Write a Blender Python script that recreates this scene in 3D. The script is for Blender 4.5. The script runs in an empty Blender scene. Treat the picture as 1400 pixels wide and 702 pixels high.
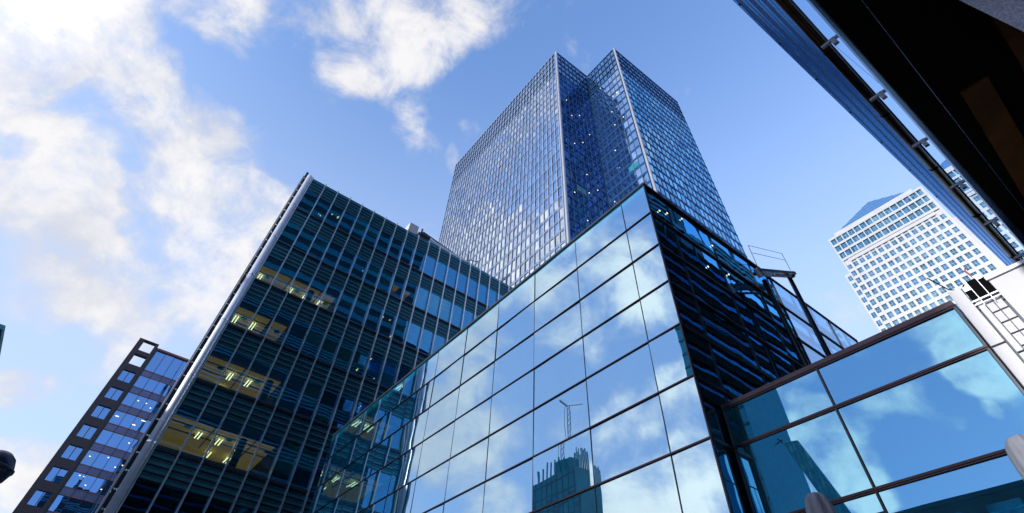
import bpy, math, random
from mathutils import Matrix, Vector
random.seed(7)
SC = bpy.context.scene
COL = SC.collection
# ------------------------------------------------------------------ camera
CAM_R = Vector((0.78929507, -0.61252702, 0.04270754))
CAM_U = Vector((-0.49857684, -0.59875559, 0.62682764))
CAM_F = Vector((0.35837749, 0.51604496, 0.77798662))
CAM_C = Vector((0, 0, 1.6))
cd = bpy.data.cameras.new('camera')
cam = bpy.data.objects.new('camera', cd); COL.objects.link(cam)
cd.sensor_fit = 'HORIZONTAL'; cd.sensor_width = 36.0
cd.lens = 36 * 677.9 / 1400
cd.shift_x = 0.0
cd.shift_y = -(351 - 264.8) / 1400
cd.clip_start = 0.05; cd.clip_end = 8000
M = Matrix.Identity(4)
for i in range(3):
    M[i][0] = CAM_R[i]; M[i][1] = CAM_U[i]; M[i][2] = -CAM_F[i]; M[i][3] = CAM_C[i]
cam.matrix_world = M
SC.camera = cam
SC.render.resolution_x = 1024; SC.render.resolution_y = 513
# ------------------------------------------------------------------ exposure
SC.view_settings.view_transform = 'Standard'
SC.view_settings.look = 'None'
SC.view_settings.gamma = 1.0
SC.view_settings.use_curve_mapping = False
SC.view_settings.exposure = 1.65
# ------------------------------------------------------------------ sun + sky
SUN_EL = math.radians(10); SUN_DIR = Vector((-1.0, -0.03, 0)).normalized()
sun_v = Vector((SUN_DIR.x * math.cos(SUN_EL), SUN_DIR.y * math.cos(SUN_EL), math.sin(SUN_EL)))
sl = bpy.data.lights.new('sun', 'SUN'); sl.energy = 2.0; sl.angle = math.radians(0.5); sl.color = (1.0, 0.96, 0.91)
so = bpy.data.objects.new('sun', sl); COL.objects.link(so)
so.rotation_euler = sun_v.to_track_quat('Z', 'Y').to_euler(); so.location = (0, 0, 300)

W = bpy.data.worlds.new('World'); SC.world = W; W.use_nodes = True
nt = W.node_tree; nt.nodes.clear()
def nd(t, **k):
    n = nt.nodes.new(t)
    for a, b in k.items(): setattr(n, a, b)
    return n
def val(sock, v):
    if isinstance(v, (int, float)): sock.default_value = v
    else: nt.links.new(v, sock)
def mth(op, a, b=0.0, c=None, clamp=False):
    n = nd('ShaderNodeMath', operation=op); n.use_clamp = clamp
    val(n.inputs[0], a); val(n.inputs[1], b)
    if c is not None: val(n.inputs[2], c)
    return n.outputs[0]
def rng(v, a, b, c=0.0, d=1.0, t='SMOOTHSTEP'):
    n = nd('ShaderNodeMapRange', interpolation_type=t)
    val(n.inputs[0], v)
    for i, x in enumerate((a, b, c, d)): val(n.inputs[i + 1], x)
    return n.outputs[0]
def mixc(f, a, b, mode='MIX'):
    n = nd('ShaderNodeMix', data_type='RGBA', blend_type=mode)
    val(n.inputs[0], f)
    for s, x in ((n.inputs[6], a), (n.inputs[7], b)):
        if isinstance(x, tuple): s.default_value = (*x, 1)
        else: nt.links.new(x, s)
    return n.outputs[2]
sky = nd('ShaderNodeTexSky', sky_type='NISHITA')
sky.sun_disc = False; sky.sun_elevation = SUN_EL
sky.sun_rotation = math.atan2(SUN_DIR.x, SUN_DIR.y)
sky.air_density = 1.0; sky.dust_density = 0.25; sky.ozone_density = 2.0; sky.altitude = 30
tc = nd('ShaderNodeTexCoord')
dirv = tc.outputs['Generated']
sep = nd('ShaderNodeSeparateXYZ'); nt.links.new(dirv, sep.inputs[0])
zc = mth('MAXIMUM', sep.outputs[2], 0.03)
zp = mth('ADD', zc, 0.12)
cx = mth('DIVIDE', sep.outputs[0], zp); cy = mth('DIVIDE', sep.outputs[1], zp)
cmb = nd('ShaderNodeCombineXYZ'); nt.links.new(cx, cmb.inputs[0]); nt.links.new(cy, cmb.inputs[1])
def noise(vec, scale, detail=8, rough=0.55, dist=0.0, off=(0, 0, 0)):
    mp = nd('ShaderNodeMapping'); nt.links.new(vec, mp.inputs[0]); mp.inputs['Location'].default_value = off
    n = nd('ShaderNodeTexNoise'); nt.links.new(mp.outputs[0], n.inputs['Vector'])
    n.inputs['Scale'].default_value = scale; n.inputs['Detail'].default_value = detail
    n.inputs['Roughness'].default_value = rough; n.inputs['Distortion'].default_value = dist
    return n.outputs[0]
BLOBS=[(-0.4,0.588,0.703,0.086,0.75),(-0.262,0.537,0.802,0.073,0.52),(-0.278,0.419,0.865,0.072,0.68),(-0.461,0.525,0.716,0.072,0.68),(-0.403,0.658,0.637,0.056,0.6),(-0.289,0.329,0.899,0.042,0.45),(-0.339,0.538,0.772,0.044,-0.34),(-0.355,0.466,0.81,0.044,-0.26),(-0.388,0.613,0.688,0.068,0.65),(-0.321,0.611,0.723,0.07,0.72),(-0.373,0.669,0.643,0.041,0.45),(-0.33,0.731,0.597,0.055,0.72),(-0.268,0.756,0.597,0.044,0.52),(-0.251,0.662,0.706,0.059,0.59),(-0.235,0.707,0.667,0.048,0.33),(-0.278,0.799,0.533,0.07,1.02),(-0.243,0.787,0.567,0.049,0.59),(-0.173,0.751,0.637,0.055,0.65),(-0.114,0.713,0.692,0.071,0.78),(-0.086,0.777,0.623,0.07,1.02),(-0.201,0.851,0.486,0.081,1.02),(-0.089,0.881,0.465,0.061,0.94),(-0.003,0.838,0.546,0.069,1.02),(0.004,0.748,0.664,0.044,0.77),(-0.091,0.843,0.531,0.038,0.34),(-0.161,0.925,0.343,0.038,0.85),(-0.207,0.873,0.441,0.036,0.34),(-0.092,0.92,0.38,0.028,0.51),(-0.091,0.964,0.25,0.048,0.85),(0.004,0.959,0.285,0.045,0.51),(-0.228,0.54,0.81,0.05,0.65),(-0.11,0.473,0.874,0.049,0.39),(-0.035,0.412,0.91,0.077,0.59),(0.057,0.386,0.921,0.081,0.59),(0.135,0.33,0.934,0.068,0.52),(-0.043,0.555,0.831,0.058,0.52),(-0.01,0.516,0.856,0.046,0.33),(0.13,0.53,0.838,0.053,0.45),(0.133,0.557,0.82,0.042,0.33),(0.225,0.533,0.816,0.017,0.52),(0.024,0.431,0.902,0.067,0.45),(0.478,0.172,0.861,0.018,0.39),(-0.288,0.575,0.766,0.015,-0.26),(-0.236,0.607,0.759,0.044,-0.42),(-0.142,0.606,0.783,0.072,-0.51),(-0.052,0.661,0.749,0.076,-0.51),(-0.339,0.76,0.555,0.022,-0.42),(-0.322,0.761,0.563,0.023,-0.42),(-0.229,0.747,0.624,0.017,-0.3),(-0.205,0.788,0.58,0.019,-0.34),(-0.161,0.811,0.562,0.016,-0.26),(-0.32,0.703,0.635,0.017,-0.26),(-0.071,0.866,0.495,0.027,-0.44),(-0.13,0.849,0.512,0.015,-0.3),(-0.182,0.895,0.408,0.04,-0.55),(-0.146,0.905,0.399,0.041,-0.55),(-0.094,0.942,0.321,0.044,-0.55),(-0.048,0.937,0.346,0.028,-0.44),(0.246,0.38,0.892,0.086,-0.51),(0.212,0.452,0.866,0.086,-0.42),(0.059,0.632,0.773,0.095,-0.51),(0.45,0.099,0.887,0.167,-0.59),(0.689,0.139,0.711,0.155,-0.68),(0.658,0.007,0.753,0.167,-0.68),(0.188,0.625,0.758,0.085,-0.42),(0.199,0.321,0.926,0.041,-0.26),(-0.471,0.8,0.371,0.053,0.9),(-0.422,0.83,0.366,0.035,0.9),(-0.5,0.759,0.417,0.049,0.75),(-0.517,0.72,0.462,0.044,0.38),(-0.417,0.788,0.453,0.056,0.83),(-0.424,0.722,0.546,0.06,0.68),(-0.372,0.814,0.447,0.049,0.75),(-0.437,0.609,0.662,0.085,0.52),(-0.537,0.572,0.62,0.069,0.52),(-0.599,0.447,0.665,0.055,0.45),(-0.642,0.439,0.629,0.047,0.45),(-0.665,0.655,0.359,0.034,0.52),(-0.711,0.617,0.338,0.055,1.12),(-0.749,0.571,0.336,0.054,1.05),(-0.781,0.517,0.352,0.048,0.9),(-0.683,0.59,0.43,0.048,0.52),(-0.746,0.488,0.454,0.047,0.6),(-0.597,0.669,0.443,0.037,0.38),(-0.549,0.77,0.325,0.045,0.75),(-0.713,0.512,0.479,0.037,0.3),(-0.545,0.468,0.696,0.07,0.45),(-0.531,0.632,0.565,0.054,-0.3),(-0.626,0.552,0.551,0.059,-0.3),(-0.511,0.694,0.507,0.039,-0.17),(-0.688,0.482,0.543,0.051,-0.34),(-0.733,0.422,0.533,0.049,-0.26),(-0.701,0.598,0.388,0.035,-0.26),(-0.595,0.622,0.509,0.052,-0.26),(-0.731,0.556,0.396,0.034,-0.21),(-0.862,0.33,0.386,0.045,1.04),(-0.877,0.275,0.394,0.034,0.85),(-0.847,0.377,0.374,0.036,0.57),(-0.878,0.339,0.339,0.038,1.14),(-0.861,0.374,0.344,0.039,0.95),(-0.809,0.391,0.439,0.039,0.66),(-0.827,0.438,0.353,0.046,0.85),(-0.832,0.317,0.455,0.038,0.57),(-0.892,0.304,0.333,0.037,0.66),(-0.901,0.116,0.418,0.04,1.14),(-0.889,0.139,0.436,0.032,0.76),(-0.87,0.116,0.479,0.038,0.66),(-0.9,0.07,0.431,0.03,0.76),(-0.889,0.222,0.401,0.024,0.85),(-0.909,0.199,0.367,0.018,0.66),(-0.915,0.092,0.392,0.029,0.76),(-0.916,0.151,0.373,0.012,0.66),(-0.899,0.311,0.307,0.027,0.95),(-0.865,0.246,0.438,0.04,-0.34),(-0.866,0.343,0.364,0.018,-0.26),(-0.835,0.365,0.413,0.027,-0.26),(-0.9,0.177,0.399,0.027,-0.26),(-0.901,0.256,0.352,0.046,-0.42),(-0.926,0.196,0.321,0.066,-0.51),(-0.855,0.257,0.451,0.031,-0.26)]

n1 = noise(cmb.outputs[0], 2.6, 12, 0.62, 0.15)
n2 = noise(dirv, 9.0, 12, 0.66, 0.35, (3, 1, 2))
nn = mth('ADD', mth('MULTIPLY', n1, 0.45), mth('MULTIPLY', n2, 0.55))
wn = nd('ShaderNodeTexNoise'); nt.links.new(dirv, wn.inputs['Vector']); wn.inputs['Scale'].default_value = 5.0; wn.inputs['Detail'].default_value = 5
w1 = nd('ShaderNodeVectorMath', operation='SUBTRACT'); nt.links.new(wn.outputs['Color'], w1.inputs[0]); w1.inputs[1].default_value = (0.5, 0.5, 0.5)
w2 = nd('ShaderNodeVectorMath', operation='SCALE'); nt.links.new(w1.outputs[0], w2.inputs[0]); w2.inputs['Scale'].default_value = 0.16
w3 = nd('ShaderNodeVectorMath', operation='ADD'); nt.links.new(w2.outputs[0], w3.inputs[0]); nt.links.new(dirv, w3.inputs[1])
w4 = nd('ShaderNodeVectorMath', operation='NORMALIZE'); nt.links.new(w3.outputs[0], w4.inputs[0]); wdir = w4.outputs[0]
total = None
for (bx, by, bz, br, bw) in BLOBS:
    dp = nd('ShaderNodeVectorMath', operation='DOT_PRODUCT')
    nt.links.new(wdir, dp.inputs[0]); dp.inputs[1].default_value = Vector((bx, by, bz)).normalized()
    m = rng(dp.outputs['Value'], math.cos(br * 1.55), 1.0, 0.0, bw, 'SMOOTHERSTEP')
    total = m if total is None else mth('ADD', total, m)
total = rng(total, -0.9, 0.9, -0.9, 0.9, 'LINEAR')
dens = mth('ADD', mth('MULTIPLY', mth('SUBTRACT', nn, 0.5), 3.4), mth('ADD', mth('MULTIPLY', total, 0.62), -0.16))
alpha = rng(dens, -0.25, 0.62)
n3 = noise(dirv, 5.5, 6, 0.6, 0.2, (7, 2, 9))
tone = mth('ADD', mth('MULTIPLY', n3, 1.0), mth('MULTIPLY', dens, 0.35))
CL_HI = (2.62, 2.56, 2.55); CL_LO = (1.85, 1.90, 2.12)
ccol = mixc(rng(tone, 0.40, 0.80), CL_LO, CL_HI)
SKY_TINT = (0.98, 1.17, 1.52)
skyc = mixc(1.0, sky.outputs[0], SKY_TINT, 'MULTIPLY')
skyc = mixc(rng(sep.outputs[2], 0.98, 0.40, 0.04, 0.68), skyc, (1.80, 2.08, 2.6))
sd = nd('ShaderNodeVectorMath', operation='DOT_PRODUCT'); nt.links.new(dirv, sd.inputs[0]); sd.inputs[1].default_value = sun_v
glow = rng(sd.outputs['Value'], 0.42, 0.92, 0.0, 1.0, 'LINEAR')        # clouds brighten towards the sun
ccol = mixc(glow, ccol, mixc(1.0, ccol, (3.0, 2.75, 2.3), 'MULTIPLY'))
full = mixc(mth('MULTIPLY', alpha, 0.95), skyc, ccol)
bg = nd('ShaderNodeBackground'); bg.inputs[1].default_value = 0.12
nt.links.new(full, bg.inputs[0])
wo = nd('ShaderNodeOutputWorld'); nt.links.new(bg.outputs[0], wo.inputs[0])
SC.cycles.max_bounces = 8; SC.cycles.transparent_max_bounces = 12
SC.cycles.sample_clamp_indirect = 6
# ------------------------------------------------------------------ materials
def newmat(name):
    m = bpy.data.materials.new(name); m.use_nodes = True
    m.node_tree.nodes.clear()
    return m, m.node_tree
def principled(name, col, rough=0.5, metal=0.0, var=0.12, scale=1.5, spec=0.5, bump=0.0, bscale=20, stretch=(1, 1, 1), emit=None, es=0):
    m, t = newmat(name)
    b = t.nodes.new('ShaderNodeBsdfPrincipled'); o = t.nodes.new('ShaderNodeOutputMaterial')
    t.links.new(b.outputs[0], o.inputs[0])
    b.inputs['Roughness'].default_value = rough; b.inputs['Metallic'].default_value = metal
    b.inputs['Specular IOR Level'].default_value = spec
    tcn = t.nodes.new('ShaderNodeTexCoord'); mp = t.nodes.new('ShaderNodeMapping'); mp.inputs['Scale'].default_value = stretch
    t.links.new(tcn.outputs['Object'], mp.inputs[0])
    n = t.nodes.new('ShaderNodeTexNoise'); n.inputs['Scale'].default_value = scale; n.inputs['Detail'].default_value = 8; n.inputs['Roughness'].default_value = 0.65
    t.links.new(mp.outputs[0], n.inputs['Vector'])
    r = t.nodes.new('ShaderNodeMapRange'); t.links.new(n.outputs[0], r.inputs[0])
    r.inputs[1].default_value = 0.3; r.inputs[2].default_value = 0.7; r.inputs[3].default_value = 1 - var; r.inputs[4].default_value = 1 + var
    mx = t.nodes.new('ShaderNodeMix'); mx.data_type = 'RGBA'; mx.blend_type = 'MULTIPLY'; mx.inputs[0].default_value = 1
    mx.inputs[6].default_value = (*col, 1); t.links.new(r.outputs[0], mx.inputs[7])
    t.links.new(mx.outputs[2], b.inputs['Base Color'])
    r2 = t.nodes.new('ShaderNodeMapRange'); t.links.new(n.outputs[0], r2.inputs[0])
    r2.inputs[3].default_value = max(0.02, rough - 0.12); r2.inputs[4].default_value = min(1, rough + 0.12)
    t.links.new(r2.outputs[0], b.inputs['Roughness'])
    if bump:
        n2 = t.nodes.new('ShaderNodeTexNoise'); n2.inputs['Scale'].default_value = bscale; n2.inputs['Detail'].default_value = 6
        t.links.new(mp.outputs[0], n2.inputs['Vector'])
        bp = t.nodes.new('ShaderNodeBump'); bp.inputs['Strength'].default_value = bump; bp.inputs['Distance'].default_value = 0.02
        t.links.new(n2.outputs[0], bp.inputs['Height']); t.links.new(bp.outputs[0], b.inputs['Normal'])
    if emit:
        b.inputs['Emission Color'].default_value = (*emit, 1); b.inputs['Emission Strength'].default_value = es
    return m
def glass(name, tint, r0, body, through=0.0, wave=0.0, wscale=0.5, power=3.0, rmax=0.95, rough=0.0, ttint=(0.6, 0.85, 0.9), rand=0.0, snap=(1.5, 1.5, 3.35), stretch=(1, 1, 1), haze=0.0):
    """coated architectural glass: reflection rising towards grazing angles over a dark body or a clear pane"""
    m, t = newmat(name)
    L = t.links.new
    lw = t.nodes.new('ShaderNodeLayerWeight'); lw.inputs[0].default_value = 0.5
    pw = t.nodes.new('ShaderNodeMath'); pw.operation = 'POWER'; L(lw.outputs['Facing'], pw.inputs[0]); pw.inputs[1].default_value = power
    mr = t.nodes.new('ShaderNodeMapRange'); L(pw.outputs[0], mr.inputs[0]); mr.inputs[3].default_value = r0; mr.inputs[4].default_value = rmax
    g = t.nodes.new('ShaderNodeBsdfGlossy'); g.inputs['Color'].default_value = (*tint, 1); g.inputs['Roughness'].default_value = rough
    tcn = t.nodes.new('ShaderNodeTexCoord')
    if wave:
        mp = t.nodes.new('ShaderNodeMapping'); mp.inputs['Scale'].default_value = stretch; L(tcn.outputs['Object'], mp.inputs[0])
        oi = t.nodes.new('ShaderNodeObjectInfo'); ad = t.nodes.new('ShaderNodeVectorMath'); ad.operation = 'ADD'
        sc = t.nodes.new('ShaderNodeVectorMath'); sc.operation = 'SCALE'; sc.inputs['Scale'].default_value = 40
        cb = t.nodes.new('ShaderNodeCombineXYZ'); L(oi.outputs['Random'], cb.inputs[0]); L(oi.outputs['Random'], cb.inputs[2]); L(cb.outputs[0], sc.inputs[0])
        L(mp.outputs[0], ad.inputs[0]); L(sc.outputs[0], ad.inputs[1])
        n = t.nodes.new('ShaderNodeTexNoise'); n.inputs['Scale'].default_value = wscale; n.inputs['Detail'].default_value = 2.5; n.inputs['Roughness'].default_value = 0.4
        L(ad.outputs[0], n.inputs['Vector'])
        bp = t.nodes.new('ShaderNodeBump'); bp.inputs['Strength'].default_value = 1.0; bp.inputs['Distance'].default_value = wave
        L(n.outputs[0], bp.inputs['Height']); L(bp.outputs[0], g.inputs['Normal'])
    b = t.nodes.new('ShaderNodeBsdfDiffuse'); b.inputs[0].default_value = (*body, 1)
    n3 = t.nodes.new('ShaderNodeTexNoise'); n3.inputs['Scale'].default_value = 1.3; n3.inputs['Detail'].default_value = 7; L(tcn.outputs['Object'], n3.inputs['Vector'])
    r3 = t.nodes.new('ShaderNodeMapRange'); L(n3.outputs[0], r3.inputs[0]); r3.inputs[1].default_value = .3; r3.inputs[2].default_value = .7; r3.inputs[3].default_value = .75; r3.inputs[4].default_value = 1.25
    mx = t.nodes.new('ShaderNodeMix'); mx.data_type = 'RGBA'; mx.blend_type = 'MULTIPLY'; mx.inputs[0].default_value = 1
    mx.inputs[6].default_value = (*body, 1); L(r3.outputs[0], mx.inputs[7]); L(mx.outputs[2], b.inputs[0])
    under = b.outputs[0]
    if through:
        tr = t.nodes.new('ShaderNodeBsdfTransparent'); tr.inputs[0].default_value = (*ttint, 1)
        ms = t.nodes.new('ShaderNodeMixShader'); ms.inputs[0].default_value = through
        L(b.outputs[0], ms.inputs[1]); L(tr.outputs[0], ms.inputs[2]); under = ms.outputs[0]
    fac = mr.outputs[0]
    if rand:
        oi2 = t.nodes.new('ShaderNodeTexWhiteNoise'); oi2.noise_dimensions = '3D'
        sn = t.nodes.new('ShaderNodeVectorMath'); sn.operation = 'SNAP'; L(tcn.outputs['Object'], sn.inputs[0]); sn.inputs[1].default_value = snap
        L(sn.outputs[0], oi2.inputs['Vector'])
        rr = t.nodes.new('ShaderNodeMapRange'); L(oi2.outputs[0], rr.inputs[0]); rr.inputs[3].default_value = 1 - rand; rr.inputs[4].default_value = 1.0
        mu = t.nodes.new('ShaderNodeMath'); mu.operation = 'MULTIPLY'; L(fac, mu.inputs[0]); L(rr.outputs[0], mu.inputs[1]); fac = mu.outputs[0]
    mm = t.nodes.new('ShaderNodeMixShader'); L(fac, mm.inputs[0]); L(under, mm.inputs[1]); L(g.outputs[0], mm.inputs[2])
    o = t.nodes.new('ShaderNodeOutputMaterial'); L(mm.outputs[0], o.inputs[0])
    return m
def emis(name, col, s):
    m, t = newmat(name)
    e = t.nodes.new('ShaderNodeEmission'); e.inputs[0].default_value = (*col, 1); e.inputs[1].default_value = s
    o = t.nodes.new('ShaderNodeOutputMaterial'); t.links.new(e.outputs[0], o.inputs[0])
    return m
MT = {}
MT['facade_glass'] = glass('facade glass', (0.50, 0.69, 0.86), 0.54, (0.004, 0.18, 0.29), wave=0.009, wscale=0.33, power=1.6, rmax=1.0)
MT['side_glass'] = glass('side glass', (0.24, 0.66, 0.98), 0.74, (0.005, 0.08, 0.10), wave=0.006, wscale=0.55, power=2.0, rmax=1.0)
MT['wing_glass'] = glass('wing glass', (0.24, 0.52, 0.80), 0.50, (0.004, 0.09, 0.13), wave=0.004, wscale=0.25, power=1.6, rmax=1.0)
MT['clear_glass'] = glass('clear glass', (0.8, 0.9, 1.0), 0.06, (0.02, 0.05, 0.08), through=0.95, power=3, rmax=0.4, ttint=(0.72, 0.85, 0.97))
MT['office_glass'] = glass('office glass', (0.14, 0.50, 0.95), 0.34, (0.004, 0.04, 0.05), through=0.82, power=3, rmax=0.9, ttint=(0.80, 0.95, 0.84), wave=0.004, wscale=0.4)
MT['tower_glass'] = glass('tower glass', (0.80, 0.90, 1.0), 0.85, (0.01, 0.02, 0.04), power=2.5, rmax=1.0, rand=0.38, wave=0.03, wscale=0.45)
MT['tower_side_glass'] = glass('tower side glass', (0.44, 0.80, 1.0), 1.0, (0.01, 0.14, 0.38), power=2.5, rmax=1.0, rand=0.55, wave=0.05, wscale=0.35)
MT['notch_glass'] = glass('notch glass', (0.12, 0.28, 0.62), 0.45, (0.004, 0.012, 0.03), power=2.5, rmax=1.0, rand=0.5, wave=0.03, wscale=0.4)
MT['block_glass'] = glass('block glass', (0.18, 0.38, 0.78), 0.7, (0.01, 0.03, 0.07), power=2.5, rmax=1.0, wave=0.006, wscale=0.4)
MT['stone_glass'] = glass('stone tower glass', (0.40, 0.72, 0.95), 0.45, (0.01, 0.05, 0.08), power=2.5, rmax=0.9, rand=0.75, snap=(3.2, 3.2, 4.55))
MT['teal_glass'] = glass('teal glass', (0.25, 0.6, 0.7), 0.2, (0.01, 0.17, 0.20), power=3, rmax=0.6)
MT['ribbon_glass'] = glass('ribbon glass', (0.5, 0.8, 1.0), 0.9, (0.01, 0.03, 0.05), power=2, rmax=1.0, wave=0.03, wscale=0.2)
MT['ribbon_glass_dark'] = glass('crown glass', (0.45, 0.62, 0.85), 0.6, (0.01, 0.03, 0.05), power=2.5, rmax=0.9, rand=0.4)
MT['fin_glass'] = glass('fin glass', (0.75, 0.88, 1.0), 0.72, (0.05, 0.07, 0.10), power=2, rmax=1.0)
MT['mullion_brown'] = principled('mullion brown', (0.065, 0.042, 0.048), 0.28, 0.85, 0.2)
MT['mullion_dark'] = principled('mullion dark', (0.035, 0.045, 0.06), 0.35, 0.6)
MT['alu'] = principled('aluminium', (0.62, 0.64, 0.70), 0.30, 0.85, 0.08)
MT['alu_matte'] = principled('matte aluminium', (0.50, 0.52, 0.60), 0.45, 0.5, 0.08)
MT['column_grey'] = principled('pale column', (0.26, 0.27, 0.33), 0.45, 0.3)
MT['teal_panel'] = principled('teal panel', (0.01, 0.16, 0.20), 0.4, 0.2)
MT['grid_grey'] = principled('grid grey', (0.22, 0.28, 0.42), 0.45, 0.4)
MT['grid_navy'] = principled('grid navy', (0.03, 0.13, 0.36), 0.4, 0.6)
MT['bracket_grey'] = principled('bracket grey', (0.22, 0.22, 0.25), 0.5, 0.3)
MT['louvre_blue'] = principled('louvre blue', (0.06, 0.30, 0.68), 0.25, 0.9)
MT['dark_window'] = glass('dark window', (0.3, 0.5, 0.6), 0.05, (0.003, 0.012, 0.016), rmax=0.5)
MT['white_metal'] = principled('white metal', (0.36, 0.365, 0.41), 0.40, 0.0, 0.07, 0.8, stretch=(1, 1, 0.3))
MT['dark_metal'] = principled('dark metal', (0.025, 0.032, 0.042), 0.40, 0.5)
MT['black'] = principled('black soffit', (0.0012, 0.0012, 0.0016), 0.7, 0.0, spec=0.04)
MT['blue_metal'] = principled('blue grey louvre', (0.10, 0.20, 0.34), 0.30, 0.9)
MT['teal_louvre'] = principled('teal louvre', (0.05, 0.20, 0.25), 0.35, 0.8)
MT['brown_pipe'] = principled('bronze pipe', (0.09, 0.045, 0.025), 0.33, 0.85, 0.25)
MT['stone_white'] = principled('pale cladding', (0.27, 0.28, 0.31), 0.45, 0.25, 0.06, 0.2)
MT['pyramid'] = principled('pyramid steel', (0.07, 0.17, 0.36), 0.45, 0.3, 0.08, 0.1)
MT['brown_frame'] = principled('brown frame', (0.030, 0.022, 0.034), 0.55, 0.1, 0.15, 0.5)
MT['red_trim'] = principled('red trim', (0.26, 0.09, 0.09), 0.5, 0.2)
MT['lilac_panel'] = principled('lilac spandrel', (0.12, 0.14, 0.26), 0.25, 0.7)
MT['granite'] = principled('granite', (0.42, 0.46, 0.66), 0.7, 0, 0.55, 38, bump=0.3, bscale=60)
MT['beige'] = principled('beige stone', (0.07, 0.030, 0.009), 0.8, 0, 0.5, 1.2, spec=0.05)
MT['ceiling'] = principled('office ceiling', (0.12, 0.46, 0.47), 0.8, 0, 0.15, 1.0)
MT['ceiling_glow'] = principled('glowing ceiling', (0.55, 0.42, 0.20), 0.8, 0, 0.45, 0.8, emit=(1.0, 0.56, 0.13), es=0.09)  # faint warm glow put into the ceiling itself, helping out the tube lights
MT['interior'] = principled('interior wall', (0.02, 0.05, 0.06), 0.8)
MT['blind'] = principled('window blind', (0.10, 0.42, 0.46), 0.8, 0, 0.3, 2.0, stretch=(6, 1, 0.4))
MT['tube_light'] = emis('tube light', (1.0, 0.88, 0.55), 1.6)
MT['spot_light'] = emis('spot light', (1.0, 0.80, 0.42), 0.9)
MT['fabric'] = principled('grey canvas', (0.23, 0.24, 0.28), 0.9, 0, 0.25, 4, bump=0.5, bscale=12, stretch=(3, 3, 0.7))
MT['paving'] = principled('paving', (0.22, 0.22, 0.22), 0.8, 0, 0.25, 0.6)
MT['ground'] = principled('ground', (0.16, 0.16, 0.16), 0.9, 0, 0.3, 0.05)
MT['asphalt'] = principled('asphalt', (0.05, 0.05, 0.052), 0.9, 0, 0.3, 3)
MT['paint'] = principled('road paint', (0.75, 0.75, 0.72), 0.7)
MT['kerb'] = principled('kerb stone', (0.28, 0.27, 0.26), 0.8)
MT['lamp_navy'] = principled('navy enamel', (0.018, 0.022, 0.05), 0.3, 0.3)
MT['net'] = principled('teal sheeting', (0.03, 0.16, 0.20), 0.8, 0, 0.35, 0.15)
MT['yellow'] = principled('crane paint', (0.10, 0.16, 0.18), 0.6)
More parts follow.
